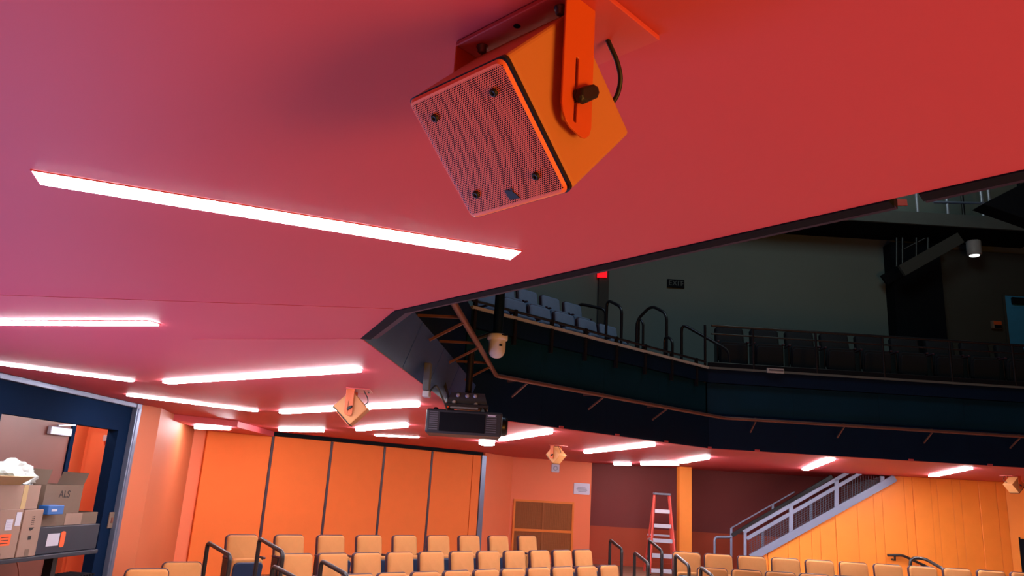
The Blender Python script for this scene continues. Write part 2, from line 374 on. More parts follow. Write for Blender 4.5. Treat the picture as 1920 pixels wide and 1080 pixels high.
MB().prism([tuple(O4-nl*.1), tuple(O5-nl*.1), tuple(O5), tuple(O4)], 2.62, 2.99).build('backing_board', 'fascia', bf)
# balcony floor slabs behind the opening and the upper room
bs = plate([(-8.9, -4.9), (12.4, -4.9), (12.4, 20.2), (-8.9, 20.2)], [[tuple(p) for p in offs(OPEN, -.12)]], .2)
bs.v = [(v[0], v[1], v[2]+3.46) for v in bs.v]; struct(bs.build('balcony_floor', 'slab'))
UW = 17.4
cor = onY(1121, 560, UW)
struct(wallseg('wall_upper_rear', (cor.x, UW), (12.4, UW), 'upper', FZ, 11))
struct(wallseg('wall_upper_left', (-7.5, UW-(cor.x+7.5)*.9), (cor.x, UW), 'upper', FZ, 11))
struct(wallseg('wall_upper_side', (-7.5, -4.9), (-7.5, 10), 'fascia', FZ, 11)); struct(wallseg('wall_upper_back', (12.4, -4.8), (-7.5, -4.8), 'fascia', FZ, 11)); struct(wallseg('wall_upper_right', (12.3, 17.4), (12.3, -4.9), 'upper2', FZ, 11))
struct(MB().box(-9, 12.6, -5, 22, 11, 11.2).build('ceiling_upper', 'fascia'))
p1, p2 = onY(1678, 560, UW-.4), onY(1770, 560, UW-.4)
struct(MB().box(p1.x, p2.x, UW-.4, UW-.01, FZ, 7.85).build('recess_shade_pier', 'flat'))  # black block added to give the recess its dark shade
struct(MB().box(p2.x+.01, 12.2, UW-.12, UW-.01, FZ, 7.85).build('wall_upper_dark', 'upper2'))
p3, p4 = onY(1122, 560, UW-.1), onY(1141, 560, UW-.1)
struct(MB().box(p3.x, p4.x, UW-.1, UW-.01, FZ, 7.85).build('trim_5', 'upper2'))
# technical gallery slab crossing at the top right
gz = onY(1600, 447, UW).z
fy = onz(1700, 419, gz).y
struct(MB().box(1.5, 12.2, fy, UW-.01, gz, gz+.10).build('gallery_floor', 'flat'))
struct(MB().box(1.5, 12.2, fy-.06, fy, gz-.02, gz+.27).build('trim_6', 'slab'))

# ================================================================== THINGS
# ------------------------------------------------------------------ loudspeakers on yokes
def make_speaker():
    R = empty('loudspeaker', (0, 0, 0))
    TB = Matrix.Translation((0, .010, -.162)) @ Matrix.Rotation(math.radians(46.1), 4, 'X')
    w, dp, h = .2035, .21, .21
    MB().box(-w/2, w/2, -dp/2+.014, dp/2, -h/2, h/2, TB).build('cabinet', 'spk', R, bevel=.007, seg=3)
    MB().prism(rrect(w+.001, h+.001, .009), dp/2-.014, dp/2-.0075, TB @ XZ()).build('gasket', 'rubber', R)
    MB().prism(rrect(w-.012, h-.012, .008), dp/2-.0072, dp/2-.0060, TB @ XZ()).build('baffle', 'flat', R)
    g = MB(); o1, o0 = rrect(w-.010, h-.010, .012), rrect(w-.002, h-.002, .012); n = len(o1)
    g.add([(p[0], 0, p[1]) for p in o1]+[(p[0], .0045, p[1]) for p in o0], [tuple(range(n))]+[(i, (i+1) % n, n+(i+1) % n, n+i) for i in range(n)])
    go = g.build('grille', 'grille', R); go.matrix_local = TB @ Matrix.Translation((0, -dp/2, 0))
    for sx in (-1, 1):
        for sz in (-1, 1):
            T = TB @ Matrix.Translation((sx*.062, -dp/2-.001, sz*.066)) @ Matrix.Rotation(math.radians(90), 4, 'X')
            s = MB().lathe([(.0062, -.001), (.0062, .002), (.0045, .0034), (.003, .0034), (.0026, .0016), (.0004, .0016)], 16, T).build('screw', 'rubber', R)
    # emblem: dark fin with a small round dot
    fin = [(-.010, .007), (-.004, .0065), (.003, .003), (.008, -.004), (.0105, -.011), (-.0085, -.0095)]
    e = MB().prism(fin, dp/2-.0005, dp/2+.0012, TB @ Matrix.Translation((.004, 0, -.080)) @ XZ()).build('emblem', 'rubber', R, label='dark fin-shaped emblem with a dot')
    MB().lathe([(.0022, 0), (.0022, .0013)], 14, TB @ Matrix.Translation((.0075, -dp/2+.0002, -.0745)) @ Matrix.Rotation(math.radians(90), 4, 'X')).build('dot', 'rubber', e)
    # ceiling plate, yoke arms with slots
    MB().box(-.1215, .1545, -.034, .161, -.010, -.001).build('ceiling_plate', 'plate', R, bevel=.0015, seg=1)
    for bx, by in ((-.085, -.006), (.085, -.006), (.0, .14)):
        MB().lathe([(.010, -.0105), (.010, -.013), (.0075, -.014), (.0075, -.021), (.005, -.023)], 14, Matrix.Translation((bx, by, 0))).build('bolt', 'steel', R)
    MB().lathe([(.006, -.0102), (.006, -.0106)], 14, Matrix.Translation((.0, -.012, 0))).build('bolt_hole', 'flat', R)
    for sx in (-1, 1):
        outl = [(-.034, -.0102), (-.034, -.19), (-.031, -.205), (-.024, -.216), (-.014, -.223), (.012, -.229), (.022, -.227), (.030, -.220), (.034, -.208), (.034, -.0102)]
        slot = rrect(.0065, .104, .0032, 4, -.004, -.160)
        T = Matrix(((0, 0, 1, sx*.1215-(.004 if sx > 0 else 0)), (1, 0, 0, 0), (0, 1, 0, 0), (0, 0, 0, 1)))
        arm = plate(outl, [slot], .004, T).build('yoke_arm', 'brk', R, bevel=.0008, seg=1)
        # clamp lever
        k = MB(); X0 = sx*.1215
        k.tube([(X0-sx*.006, -.003, -.170), (X0+sx*.006, -.003, -.170)], .009, 14)
        hull = [(-.011, -.009, 0), (-.010, .003, 0), (.002, .012, 0), (.018, .021, 0), (.027, .021, 0), (.030, .014, 0), (.027, .006, 0), (.014, -.004, 0), (.002, -.013, 0), (-.007, -.014, 0)]
        n = len(hull); vs = []
        for q, (t, sc) in enumerate(((.003, .80), (.007, 1.0), (.013, .98), (.017, .74))):
            vs += [(X0+sx*t, a*sc*1.15, -.169+b*sc*1.15) for a, b, _ in hull]
        fs = [(i*n+j, i*n+(j+1) % n, (i+1)*n+(j+1) % n, (i+1)*n+j) for i in range(3) for j in range(n)]+[tuple(range(n)), tuple(range(3*n, 4*n))]
        k.add(vs, fs); k.build('clamp_knob', 'rubber', R, bevel=.002)
    # cable from the plate into the back of the cabinet
    pts = [(.089, .109, -.010), (.092, .112, -.020), (.096, .125, -.040), (.094, .142, -.066), (.080, .150, -.092), (.062, .146, -.108), (.03, .125, -.12)]
    MB().tube(smooth_path(pts, .02), .0042, 8).build('cable', 'rubber', R)
    return R
sp = make_speaker()
spots = [((-.0087, 1.0794), -44.26, 'large orange loudspeaker with perforated grille hanging close overhead from the red soffit', None),
         ((-1.30, 6.50), -86, 'small orange loudspeaker hung cornerwise beyond the long light strips, left of the projector', None),
         ((.90, 13.1), -128, 'small orange loudspeaker hung from the soffit above the white wall plates', None),
         ((9.22, 14.0), 102, 'small orange loudspeaker hung from the soffit at the far right edge', None)]
for i, ((x, y), rz, lab, _) in enumerate(spots):
    o = sp if i == 0 else copy_tree(sp)
    o.location = (x, y, HC); o.rotation_euler = (0, 0, math.radians(rz)); tag(o, lab, 'loudspeaker', 'yoke mounted loudspeakers')

# ------------------------------------------------------------------ light strips in the soffit
BZ = 2.38                                            # underside of the drop in front of the partition
STR = [((69, 331), (967, 477), .098, .005, 'long bright light strip nearest the overhead loudspeaker'),
       ((-70, 603), (289, 604), .085, .012, 'level light strip at the left edge of the soffit, above the other two left strips'),
       ((-60, 673), (250, 713), .085, .014, 'light strip running close along the aluminium door frame head at the left'),
       ((240, 739), (481, 769), .085, .02, 'light strip slanting above the orange wall beside the door frame'),
       ((313, 715), (671, 691), .085, .02, 'long light strip just above the small hanging loudspeaker, pointing to the opening tip'),
       ((529, 771), (782, 756), .085, .03, 'light strip passing behind the small hanging loudspeaker left of the projector'),
       ((368, 798), (430, 800), .09, .05, 'short light strip above the left end of the folding partition'),
       ((526, 803), (605, 804), .09, .05, 'light strip above the second and third partition panels'),
       ((671, 803), (761, 795), .085, .04, 'light strip just left of the projector, under the small loudspeaker'),
       ((703, 815), (785, 819), .07, .02, 'thin light strip tucked against the partition track'),
       ((940, 822), (1031, 807), .09, .04, 'light strip touching the right end of the projector'),
       ((1099, 846), (1223, 831), .10, .04, 'long light strip between the vent wall and the dark balcony front'),
       ((1152, 867), (1182, 868), .10, .06, 'shortest light strip, above the maroon alcove left of the ladder'),
       ((1204, 867), (1270, 867), .10, .06, 'light strip above the ladder in the maroon alcove'),
       ((1277, 864), (1325, 855), .11, .05, 'slanted light strip above the orange column'),
       ((1510, 879), (1557, 859), .14, .03, 'slanted light strip above the grey stair railing'),
       ((1748, 891), (1815, 876), .14, .03, 'rightmost light strip, above the plank wall')]
for a, b, w, dp, lab in STR:
    zc = BZ if a == (368, 798) else HC
    p, q = onz(*a, zc), onz(*b, zc); d = q-p; L = d.length
    R = empty('light_strip', ((p.x+q.x)/2, (p.y+q.y)/2, zc), math.atan2(d.y, d.x), lab, 'light strip', 'light strips set in the soffit')
    fw = w/2+.004
    f = MB(); f.box(-L/2-.004, L/2+.004, w/2, fw, -.004, -.0005); f.box(-L/2-.004, L/2+.004, -fw, -w/2, -.004, -.0005); f.box(-L/2-.004, -L/2, -w/2, w/2, -.004, -.0005); f.box(L/2, L/2+.004, -w/2, w/2, -.004, -.0005)
    f.build('frame', 'ceiling', R)
    MB().box(-L/2+.0005, L/2-.0005, -w/2+.0005, w/2-.0005, -dp, -.0005).build('diffuser', 'strip', R, bevel=min(.012, dp*.35) if dp > .01 else 0)
p = onz(913, 827, HC)
R = empty('round_downlight', p, 0, 'small round ceiling light just under the projector, beside the partition post', 'downlight')
MB().lathe([(.15, -.0005), (.15, -.01)], 24).build('frame', 'ceiling', R); MB().lathe([(.13, -.011), (.13, -.06), (.08, -.075)], 24).build('diffuser', 'strip', R)

# ------------------------------------------------------------------ folding partition
PT = empty('folding_partition', (P0.x, P0.y, 0), math.atan2(E.y, E.x), 'orange folding partition wall of tall panels behind the left seats', 'partition')
edges_s = [0, 1.22, 2.44, 3.66, 4.88, 6.03, 6.28]
for i in range(6):
    a, b = edges_s[i], edges_s[i+1]; g = .028 if i < 5 else .008
    MB().box(a+(g if 0 < i < 5 else .008), b-(.008 if i in (4, 5) else g), -.04, .04, .01, HC-.075).build('panel', 'felt', PT, bevel=.004, seg=1)
    if 0 < i < 5:
        MB().box(a-.024, a+.024, -.043, .03, .01, HC-.08).build('seam_post', 'shell', PT, bevel=.003, seg=1)
MB().box(0, 6.30, -.07, .07, HC-.07, HC-.001).build('track', 'flat', PT)
MB().box(6.285, 6.42, -.06, .08, 0, HC-.07).build('end_post', 'alu', PT, bevel=.006)
MB().prism([(-.05, -.08), (-1.33, -2.05), (-.35, -1.98), (1.2, -.08)], BZ, HC-.001).build('bulkhead', 'ceiling', PT)

# ------------------------------------------------------------------ vent wall fittings
WBv, WCv = Vector(WB), Vector(WCn); VD = (WCv-WBv).normalized(); VN = Vector((VD.y, -VD.x))
def onvent(px, py): p = onplane(px, py, WB, WCn); return ((Vector((p.x, p.y))-WBv).dot(VD), p.z)
T_V = Matrix(((VD.x, -VN.x, 0, WBv.x), (VD.y, -VN.y, 0, WBv.y), (0, 0, 1, 0), (0, 0, 0, 1)))   # s, depth into wall, z
v0, v1 = onvent(963, 935), onvent(1076, 942); vm = onvent(1019, 940); zh = onvent(1015, 995)[1]
zl = .15
R = empty('vent_grille', (WBv.x+VD.x*v0[0], WBv.y+VD.y*v0[0], 0), math.atan2(VD.y, VD.x), 'brown mesh air grille in an orange frame behind the back row', 'grille')
w_ = v1[0]-v0[0]; zt = (v0[1]+v1[1])/2
f = MB(); f.box(0, w_, -.035, -.003, zt-.05, zt); f.box(0, w_, -.035, -.003, zl, zl+.05); f.box(0, .05, -.035, -.003, zl+.05, zt-.05); f.box(w_-.05, w_, -.035, -.003, zl+.05, zt-.05)
f.build('frame', 'gframe', R)
MB().box(.05, w_-.05, -.030, -.003, zh-.03, zh+.03).build('rail', 'gframe', R); wm = vm[0]-v0[0]
for za, zb in ((zl+.05, zh-.03), (zh+.03, zt-.05)):
    MB().box(wm-.025, wm+.025, -.028, -.003, za, zb).build('mullion', 'grid', R)
    for xa, xb in ((.05, wm-.025), (wm+.025, w_-.05)):
        g = MB().box(xa, xb, -.010, -.003, za, zb); n = int((zb-za)/.028)
        for k in range(n): z = za+(k+.5)*(zb-za)/n; g.box(xa, xb, -.020, -.010, z-.004, z+.004)
        n = int((xb-xa)/.045)
        for k in range(n): x = xa+(k+.5)*(xb-xa)/n; g.box(x-.004, x+.004, -.019, -.010, za, zb)
        g.build('mesh_panel', 'grid', R)
def wallplate(name, x0, y0, x1, y1, label, cat, ink):
    a, b = onvent(x0, y0), onvent(x1, y1); s, zc = (a[0]+b[0])/2, (a[1]+b[1])/2; w, h = abs(b[0]-a[0]), abs(a[1]-b[1])
    R = empty(name, (WBv.x+VD.x*s, WBv.y+VD.y*s, zc), math.atan2(VD.y, VD.x), label, cat)
    MB().prism(rrect(w, h, .02), .002, .022, XZ()).build('board', 'sign', R)
    ink(R, w, h)
def ink1(R, w, h):
    for k in range(2): MB().lathe([(w*(.30-.14*k), 0), (w*(.30-.14*k), .004)], 20, Matrix.Translation((0, -.022-.002*k, 0)) @ Matrix.Rotation(math.radians(90), 4, 'X')).build('sounder_ring', 'signink' if k == 0 else 'sign', R)
def ink2(R, w, h):
    m = MB()
    for k, (a, b, z) in enumerate(((-.28, .22, .10), (-.34, .30, -.02), (-.30, .34, -.13), (-.22, .28, -.24))): m.box(w*a, w*b, -.0235, -.022, h*z-.012, h*z+.012)
    m.build('faint_print', 'signink', R, label='faint grey print')
wallplate('wall_sounder', 1034, 870, 1048, 886, 'small white square plate on the orange wall under the hanging loudspeaker', 'wall plate', ink1)
wallplate('wall_sign', 1076, 905, 1105, 928, 'white rectangular sign with faint grey print on the vent wall', 'sign', ink2)

# ------------------------------------------------------------------ tip-up seats
def make_chair(back, shell, under, name='tip_up_chair'):
    R = empty(name)
    T = Matrix.Translation((0, .05, .30)) @ Matrix.Rotation(math.radians(-9), 4, 'X')
    def outline(w, h, r): return [(x*(1.0 if y > 0 else 1.0+(.03*(h/2-y)/h)), y+h/2) for x, y in rrect(w, h, r, 6)]
    MB().prism(outline(.470, .575, .06), -.025, .03, T @ XZ()).build('back_shell', shell, R, bevel=.008)
    c = MB(); o0, o1, o2 = outline(.450, .552, .052), outline(.443, .545, .05), outline(.39, .49, .04); n = len(o0)
    c.add([(p[0], p[1]+.011, .029) for p in o0]+[(p[0], p[1]+.014, .05) for p in o1]+[(p[0], p[1]+.04, .064) for p in o2],
          [(i+q*n, (i+1) % n+q*n, (i+1) % n+(q+1)*n, i+(q+1)*n) for q in (0, 1) for i in range(n)]+[tuple(range(2*n, 3*n)), tuple(range(n-1, -1, -1))], T @ XZ(), True)
    c.build('back_cushion', back, R)
    TS = Matrix.Translation((0, -.10, .20)) @ Matrix.Rotation(math.radians(8), 4, 'X')
    MB().prism([(x, y+.19) for x, y in rrect(.44, .38, .06, 5)], -.03, .035, TS @ XZ()).build('seat_cushion', back, R, bevel=.02, seg=2)
    MB().prism([(x, y+.17) for x, y in rrect(.42, .34, .06, 5)], .036, .075, TS @ XZ()).build('seat_shell', under, R, bevel=.015)
    for sx in (-1, 1):
        a = MB().box(sx*.238-.012, sx*.238+.012, -.10, .10, .0, .56); a.build('leg', 'black', R, bevel=.008)
        MB().box(sx*.238-.019, sx*.238+.019, -.17, .10, .562, .592).build('armrest', 'shell', R, bevel=.01)
    return R
def row_point(px, py, n):                            # pixel column -> plan point on the row line at offset n
    r = ray(px, py); t = n/(N.x*r.x+N.y*r.y); return (r.x*t, r.y*t)
proto = make_chair('chair', 'shell', 'navy'); used = [False]
def place(proto, flag, x, y, z, rz, label, group):
    o = proto if not flag[0] else copy_tree(proto); flag[0] = True
    o.location = (x, y, z); o.rotation_euler = (0, 0, rz); tag(o, label, 'chair', group)
R1 = [459, 548, 626, 698, 765, 828, 886, 941, 995]
R2 = [563, 631, 695, 757, 816, 873, 923, 972, 1019, 1061, 1100]
R3 = [679, 744, 806, 865, 920, 970, 1018, 1063, 1108, 1150]
for xs, yy, n, z, nm in ((R1, 1002, 10.75, .01, 'back'), (R2, 1034, 9.75, -.15, 'middle'), (R3, 1066, 8.75, -.30, 'front')):
    for i, px in enumerate(xs):
        x, y = row_point(px, yy+20, n)
        place(proto, used, x, y, z, A42, f'orange tip-up seat, {ORD[i]} from the left in the {nm} row before the partition', 'orange seats of the left bank')
for i, px in enumerate([1290, 1350, 1413, 1477, 1541, 1605, 1670, 1735, 1800, 1864, 1927]):
    p = onY(px, 1060, 13.3); place(proto, used, p.x, 13.3, 0, math.radians(-2), f'orange tip-up seat, {ORD[i]} from the ladder in the rear row before the stair', 'orange seats of the right bank')
for i, px in enumerate([1339, 1404, 1468, 1532, 1596]):
    p = onY(px, 1075, 12.3); place(proto, used, p.x, 12.3, -.14, math.radians(-2), f'orange tip-up seat, {ORD[i]} from the ladder in the row ahead of the rear right row', 'orange seats of the right bank')
for (px, py, y, lab) in ((281, 1068, 9.15, 'nearer of the two orange seats standing alone at the lower left'), (347, 1055, 9.9, 'farther of the two orange seats standing alone at the lower left')):
    p = onY(px, py, y); place(proto, used, p.x, p.y, p.z-.87, A42-.15, lab, 'orange seats at the lower left')
struct(MB().prism([(-4.38, 8.95), (-3.56, 8.95), (-3.3, 10.78), (-4.3, 9.9)], -.6, -.325).build('floor_tier_left', 'floor'))

# balcony seats
bp1 = make_chair('blueseat', 'shell', 'navy', 'balcony_chair'); ub = [False]
TOPW = [(972, 566), (1019, 577), (1065, 589), (1108, 602), (1147, 611)]
for i, (px, py) in enumerate([(922, 556)]+TOPW):
    x, y = row_point(px, py+20, 8.3); place(bp1, ub, x, y, FZ, A42, f'slate-blue balcony seat, {ORD[i]} from the left in the front balcony row', 'slate balcony seats')
for i, (px, py) in enumerate([(950, 545), (995, 550), (1038, 562), (1080, 572)]):
    x, y = row_point(px, py+20, 9.3); place(bp1, ub, x, y, FZ+.56, A42, f'slate-blue balcony seat, {ORD[i]} from the left in the second balcony row', 'slate balcony seats')
struct(MB().prism([ns(8.85, -1), ns(8.85, 9.2), ns(11.4, 9.2), ns(11.4, -1)], FZ, FZ+.56).build('balcony_tier', 'fascia'))
bp2 = make_chair('darkseat', 'flat', 'darkseat', 'balcony_chair'); ub2 = [False]
for i in range(9):
    px = 1370+66*i; p = onY(px, 640, 12.3)
    place(bp2, ub2, p.x, 12.3, FZ-.02+.02, math.radians(-2), f'black balcony seat, {ORD[i]} from the left behind the long dark guard rail', 'black balcony seats')

# ------------------------------------------------------------------ tubular handrails
def handrail(name, pts, r, m, label, cat='handrail', group=None, rad=.07, base=None):
    b = Vector(pts[0]); R = empty(name, b, 0, label, cat, group)
    MB().tube(smooth_path([Vector(p)-b for p in pts], rad), r, 10).build('tube', m, R)
    for p in (pts[0], pts[-1]):
        q = Vector(p)-b; MB().lathe([(r*2.2, 0), (r*2.2, .012), (r*1.2, .016)], 14, Matrix.Translation(q)).build('foot_flange', m, R)
    return R
def loop(px_hi, px_lo, y_hi, y_lo, z_hi, z_lo, r, label, m='black', group='black aisle handrails'):
    a, b = onY(*px_hi, y_hi), onY(*px_lo, y_lo)
    handrail('handrail', [(a.x, a.y, z_hi), a, b, (b.x, b.y, z_lo)], r, m, label, 'handrail', group)
loop((390, 1017), (432, 1042), 10.4, 9.9, -.32, -.32, .027, 'black tubular handrail at the left end of the back row, nearest the partition jamb')
loop((487, 1009), (531, 1036), 10.1, 9.6, -.15, -.15, .026, 'black tubular handrail crossing in front of the first back row seat')
loop((512, 1061), (560, 1087), 9.2, 8.7, -.30, -.60, .025, 'black tubular handrail in front of the first middle row seat')
loop((603, 1051), (652, 1079), 9.5, 9.0, -.30, -.30, .026, 'black tubular handrail between the first and second middle row seats')
loop((1144, 1012), (1166, 1030), 16.2, 15.5, -.6, -.6, .03, 'black handrail loop by the maroon wall, left of the ladder')
loop((1190, 1036), (1215, 1056), 14.2, 13.5, -.6, -.6, .028, 'black handrail loop lower left of the ladder')
loop((1217, 1013), (1241, 1033), 16.0, 15.3, -.0, -.6, .03, 'black handrail loop directly in front of the ladder')
loop((1266, 1040), (1292, 1061), 12.6, 12.0, -.14, -.14, .026, 'black handrail loop in front of the first rear right seat')
loop((1314, 1064), (1336, 1080), 11.7, 11.2, -.6, -.6, .025, 'black handrail loop in front of the lower right seat row')
# wall handrail at the right
a, b, c, d = onstair(1664, 1041, -.12), onstair(1692, 1041, -.12), onstair(1705, 1047, -.12), onstair(1745, 1066, -.12)
R = empty('wall_handrail', a, 0, 'black handrail bracketed to the plank wall at the right', 'handrail')
MB().tube(smooth_path([Vector((0, 0, 0)), b-a, c-a, d-a], .1), .028, 10).build('tube', 'black', R)
q = onstair(1678, 1050, -.12)-a; MB().tube([q+Vector((0, .12, 0)), q, q+Vector((0, 0, .09))], .022, 8).build('bracket', 'black', R)
e_, f_, g_ = onY(1706, 1046, 15.2), onY(1733, 1047, 15.2), onY(1772, 1069, 14.6)
handrail('handrail', [(e_.x, e_.y, 0), e_, f_, g_, (g_.x, g_.y, 0)], .03, 'black', 'black sloping handrail with a post in front of the plank wall', 'handrail', 'black aisle handrails', .12)

# ------------------------------------------------------------------ stair with guard rail
R = empty('stair_guard', (SA.x, SA.y, 0), math.atan2(SD.y, SD.x), 'blue-grey metal stair guard rail with mesh infill climbing to the right', 'stair railing')
def L(px, py, off=0):                                # stair-local point
    p = onstair(px, py, off); v = Vector((p.x, p.y))-SA; return Vector((v.dot(SD), v.dot(SN), p.z))
def seg(name, a, b, w, h, m='grail', up=(0, 1, 0)): return MB().bar(a, b, h, w, up).build(name, m, R, bevel=.004, seg=1)
OF = -.06
seg('stringer', L(1408, 1046, OF), L(1678, 896, OF), .06, .15)
seg('top_rail', L(1394, 998, OF), L(1590, 886, OF), .05, .075); seg('mid_rail', L(1400, 1010, OF), L(1614, 886.5, OF), .045, .075)
def yl(a, b, x): return a[1]+(b[1]-a[1])*(x-a[0])/(b[0]-a[0])
for px in (1397, 1483, 1568.5, 1654):
    t = yl((1394, 998), (1590, 886), px); t = max(t, 893); bt = yl((1408, 1046), (1678, 896), px) if px > 1400 else 1046
    seg('post', L(px, t, OF), L(px, bt, OF), .05, .085 if px > 1400 else .06)
for xa, xb in ((1404, 1479), (1488, 1564), (1574, 1648)):
    g = MB()
    lo = lambda x: yl((1408, 1044), (1678, 894), x); hi = lambda x: max(893, yl((1400, 1012), (1614, 888), x))
    for k in range(1, 9):
        t = k/9; x1_ = xb if t < .8 or xb < 1640 else xb
        g.bar(L(xa, lo(xa)+(hi(xa)-lo(xa))*t, OF), L(x1_, lo(x1_)+(hi(x1_)-lo(x1_))*t, OF), .006, .006, (0, 1, 0))
    for k in range(1, 15):
        x = xa+(xb-xa)*k/15; g.bar(L(x, lo(x), OF), L(x, hi(x), OF), .006, .006, (0, 1, 0))
    g.build('mesh_panel', 'vent', R)
OB = 1.3                                             # far side rail of the stair
seg('far_rail', L(1372, 1004, OB), L(1560, 893, OB), .05, .09, 'black')
seg('far_handrail', L(1371, 990, OB), L(1490, 922, OB), .03, .03)
for x, t, b in ((1371, 990, 1044), (1449, 945, 962), (1430, 990, 1030), (1520, 935, 975)): seg('far_post', L(x, t, OB), L(x, b, OB), .04, .05)
MB().tube(smooth_path([L(1340, 1044, OB), L(1340, 1007, OB), L(1371, 1007, OB)], .08), .03, 8).build('newel_loop', 'grail', R)
for k in range(6):                                   # treads behind the guard
    s0 = sa[0]+.1+k*.5; z0 = zstr(s0)-.12
    if z0 < HC-.2: MB().box(s0, s0+.5, .15, 1.25, max(.0, z0-.05), z0).build('tread', 'flat', R)

# ------------------------------------------------------------------ step ladder
lb = onY(1240, 1066, 18.6); R = empty('step_ladder', (lb.x, lb.y, 0), math.radians(-4), 'red fibreglass step ladder with grey treads in the maroon alcove', 'ladder')
Hh = onY(1238, 924, 18.4).z
for sx in (-1, 1):
    MB().bar((sx*.30, -.28, .0), (sx*.165, 0, Hh-.04), .035, .08).build('front_rail', 'ladder', R, bevel=.004, seg=1)
    MB().bar((sx*.33, .55, .0), (sx*.17, .06, Hh-.06), .03, .06).build('rear_rail', 'ladder', R, bevel=.004, seg=1)
    MB().box(sx*.30-.03, sx*.30+.03, -.33, -.23, 0, .03).build('foot', 'rubber', R)
    MB().bar((sx*.27, -.16, .80), (sx*.28, .36, .74), .02, .03).build('spreader', 'step', R)
MB().box(-.20, .20, -.09, .12, Hh-.05, Hh).build('top_cap', 'vent', R, bevel=.01)
for k in range(1, 6):
    z = Hh-.05-k*.325
    if z > .05:
        t = z/Hh; hw = .30+(.165-.30)*t-.02; yy = -.28*(1-t)
        MB().box(-hw, hw, yy-.045, yy+.045, z-.085, z).build('tread', 'step', R, bevel=.004, seg=1)
for z in (.35, .85): MB().bar((-.29, .50-z*.22, z), (.29, .50-z*.22, z), .03, .04).build('rear_brace', 'step', R)

# ------------------------------------------------------------------ projector on its pole
pc = onY(870, 792, 6.6)
R = empty('projector', pc, math.radians(2), 'charcoal ceiling projector with round lens hanging at the edge of the opening', 'projector')
MB().box(-.325, .325, -.02, .44, -.105, .10).build('body', 'proj', R, bevel=.018, seg=3)
for x0, x1 in ((-.295, -.225), (.19, .275)):
    g = MB()
    for k in range(9): g.box(x0, x1, -.026, -.018, -.075+k*.018, -.066+k*.018)
    v = g.build('vent', 'vent', R)
MB().box(-.21, .18, -.0235, -.0195, -.085, .075).build('front_panel', 'flat', R, bevel=.002, seg=1)
MB().box(.20, .265, -.028, -.026, .062, .072).build('name_plate', 'sign', R)
LT = Matrix.Translation((.325, .2, 0)) @ Matrix.Rotation(math.radians(90), 4, 'Y')
ln = MB().lathe([(.085, -.005), (.085, .03), (.07, .055), (.055, .055), (.05, .035)], 24, LT).build('lens_barrel', 'black', R)
MB().lathe([(.05, .036), (.03, .044), (.002, .047)], 24, LT).build('lens_glass', 'vent', ln)
MB().lathe([(.02, .10), (.02, .112), (.012, .118)], 14, Matrix.Translation((-.25, .05, 0))).build('knob', 'flat', R)
mt = MB().box(-.18, .20, .02, .36, .135, .16).build('mount_plate', 'black', R, bevel=.004)
for sx in (-1, 1): MB().bar((.01+sx*.16, .05, .10), (.01+sx*.10, .10, .20), .03, .03).build('mount_leg', 'black', R); MB().bar((.01+sx*.16, .33, .10), (.01+sx*.10, .28, .20), .03, .03).build('mount_leg', 'black', R)
MB().prism([(-.17, .13), (.20, .13), (.16, .26), (-.13, .26)], 0, .02, Matrix.Translation((0, .08, 0)) @ XZ()).build('mount_bracket', 'proj', R)
for bx, bz in ((-.07, .235), (.01, .232), (.08, .235), (-.10, .175), (.09, .165)):
    MB().lathe([(.018, 0), (.018, .008), (.011, .012)], 12, Matrix.Translation((bx, .06, bz)) @ Matrix.Rotation(math.radians(90), 4, 'X')).build('bolt', 'step', R)
MB().box(-.13, .11, .04, .12, .118, .134).build('cable_tray', 'grail', R); MB().box(-.17, -.14, .04, .10, .10, .15).build('warning_tag', 'orlabel', R)
top = onY(887, 640, 6.85)
MB().tube([(top.x-pc.x, .22, .16), (top.x-pc.x, .22, 2.92-pc.z)], .03, 12).build('pole', 'black', R)
for k in range(3):
    MB().tube(smooth_path([(-.30+.02*k, .1, .42-.02*k), (-.22, .1, .36+.03*k), (-.15, .1, .22), (-.16+.03*k, .1, .10)], .08), .008, 6).build('cable', 'rubber', R)

# lighting pipe along the opening with its bracket arms
PI = offs(OPEN, .34); ppts = [PI[1]+(PI[0]-PI[1])*.2, PI[1], PI[2], PI[3], PI[4]]
R = empty('lighting_pipe', (PI[2].x, PI[2].y, 2.9), 0, 'bronze lighting pipe following the dark balcony front around the opening', 'pipe')
MB().tube(smooth_path([Vector((p.x-PI[2].x, p.y-PI[2].y, 0)) for p in ppts], .06), .024, 10).build('tube', 'bronze', R)
for i in (1, 2, 3):
    a, b = Vector(OPEN[i]), Vector(OPEN[i+1]); d = (b-a).normalized(); n = Vector((d.y, -d.x)); L_ = (b-a).length
    st = [(5.45-a.y)/d.y, (6.45-a.y)/d.y, (7.5-a.y)/d.y] if i == 1 else [.6+1.3*k for k in range(int((L_-.8)/1.3)+1)]
    for s in st:
        p = a+d*s; q = p+n*.34; o = Vector((PI[2].x, PI[2].y, 2.9))
        MB().bar(Vector((p.x, p.y, 2.92))-o, Vector((q.x, q.y, 2.92))-o, .02, .02).build('bracket_arm', 'bronze', R)
        MB().bar(Vector((p.x, p.y, 2.74))-o+Vector((n.x, n.y, 0))*.1, Vector((q.x, q.y, 2.88))-o, .018, .018).build('bracket_brace', 'bronze', R)
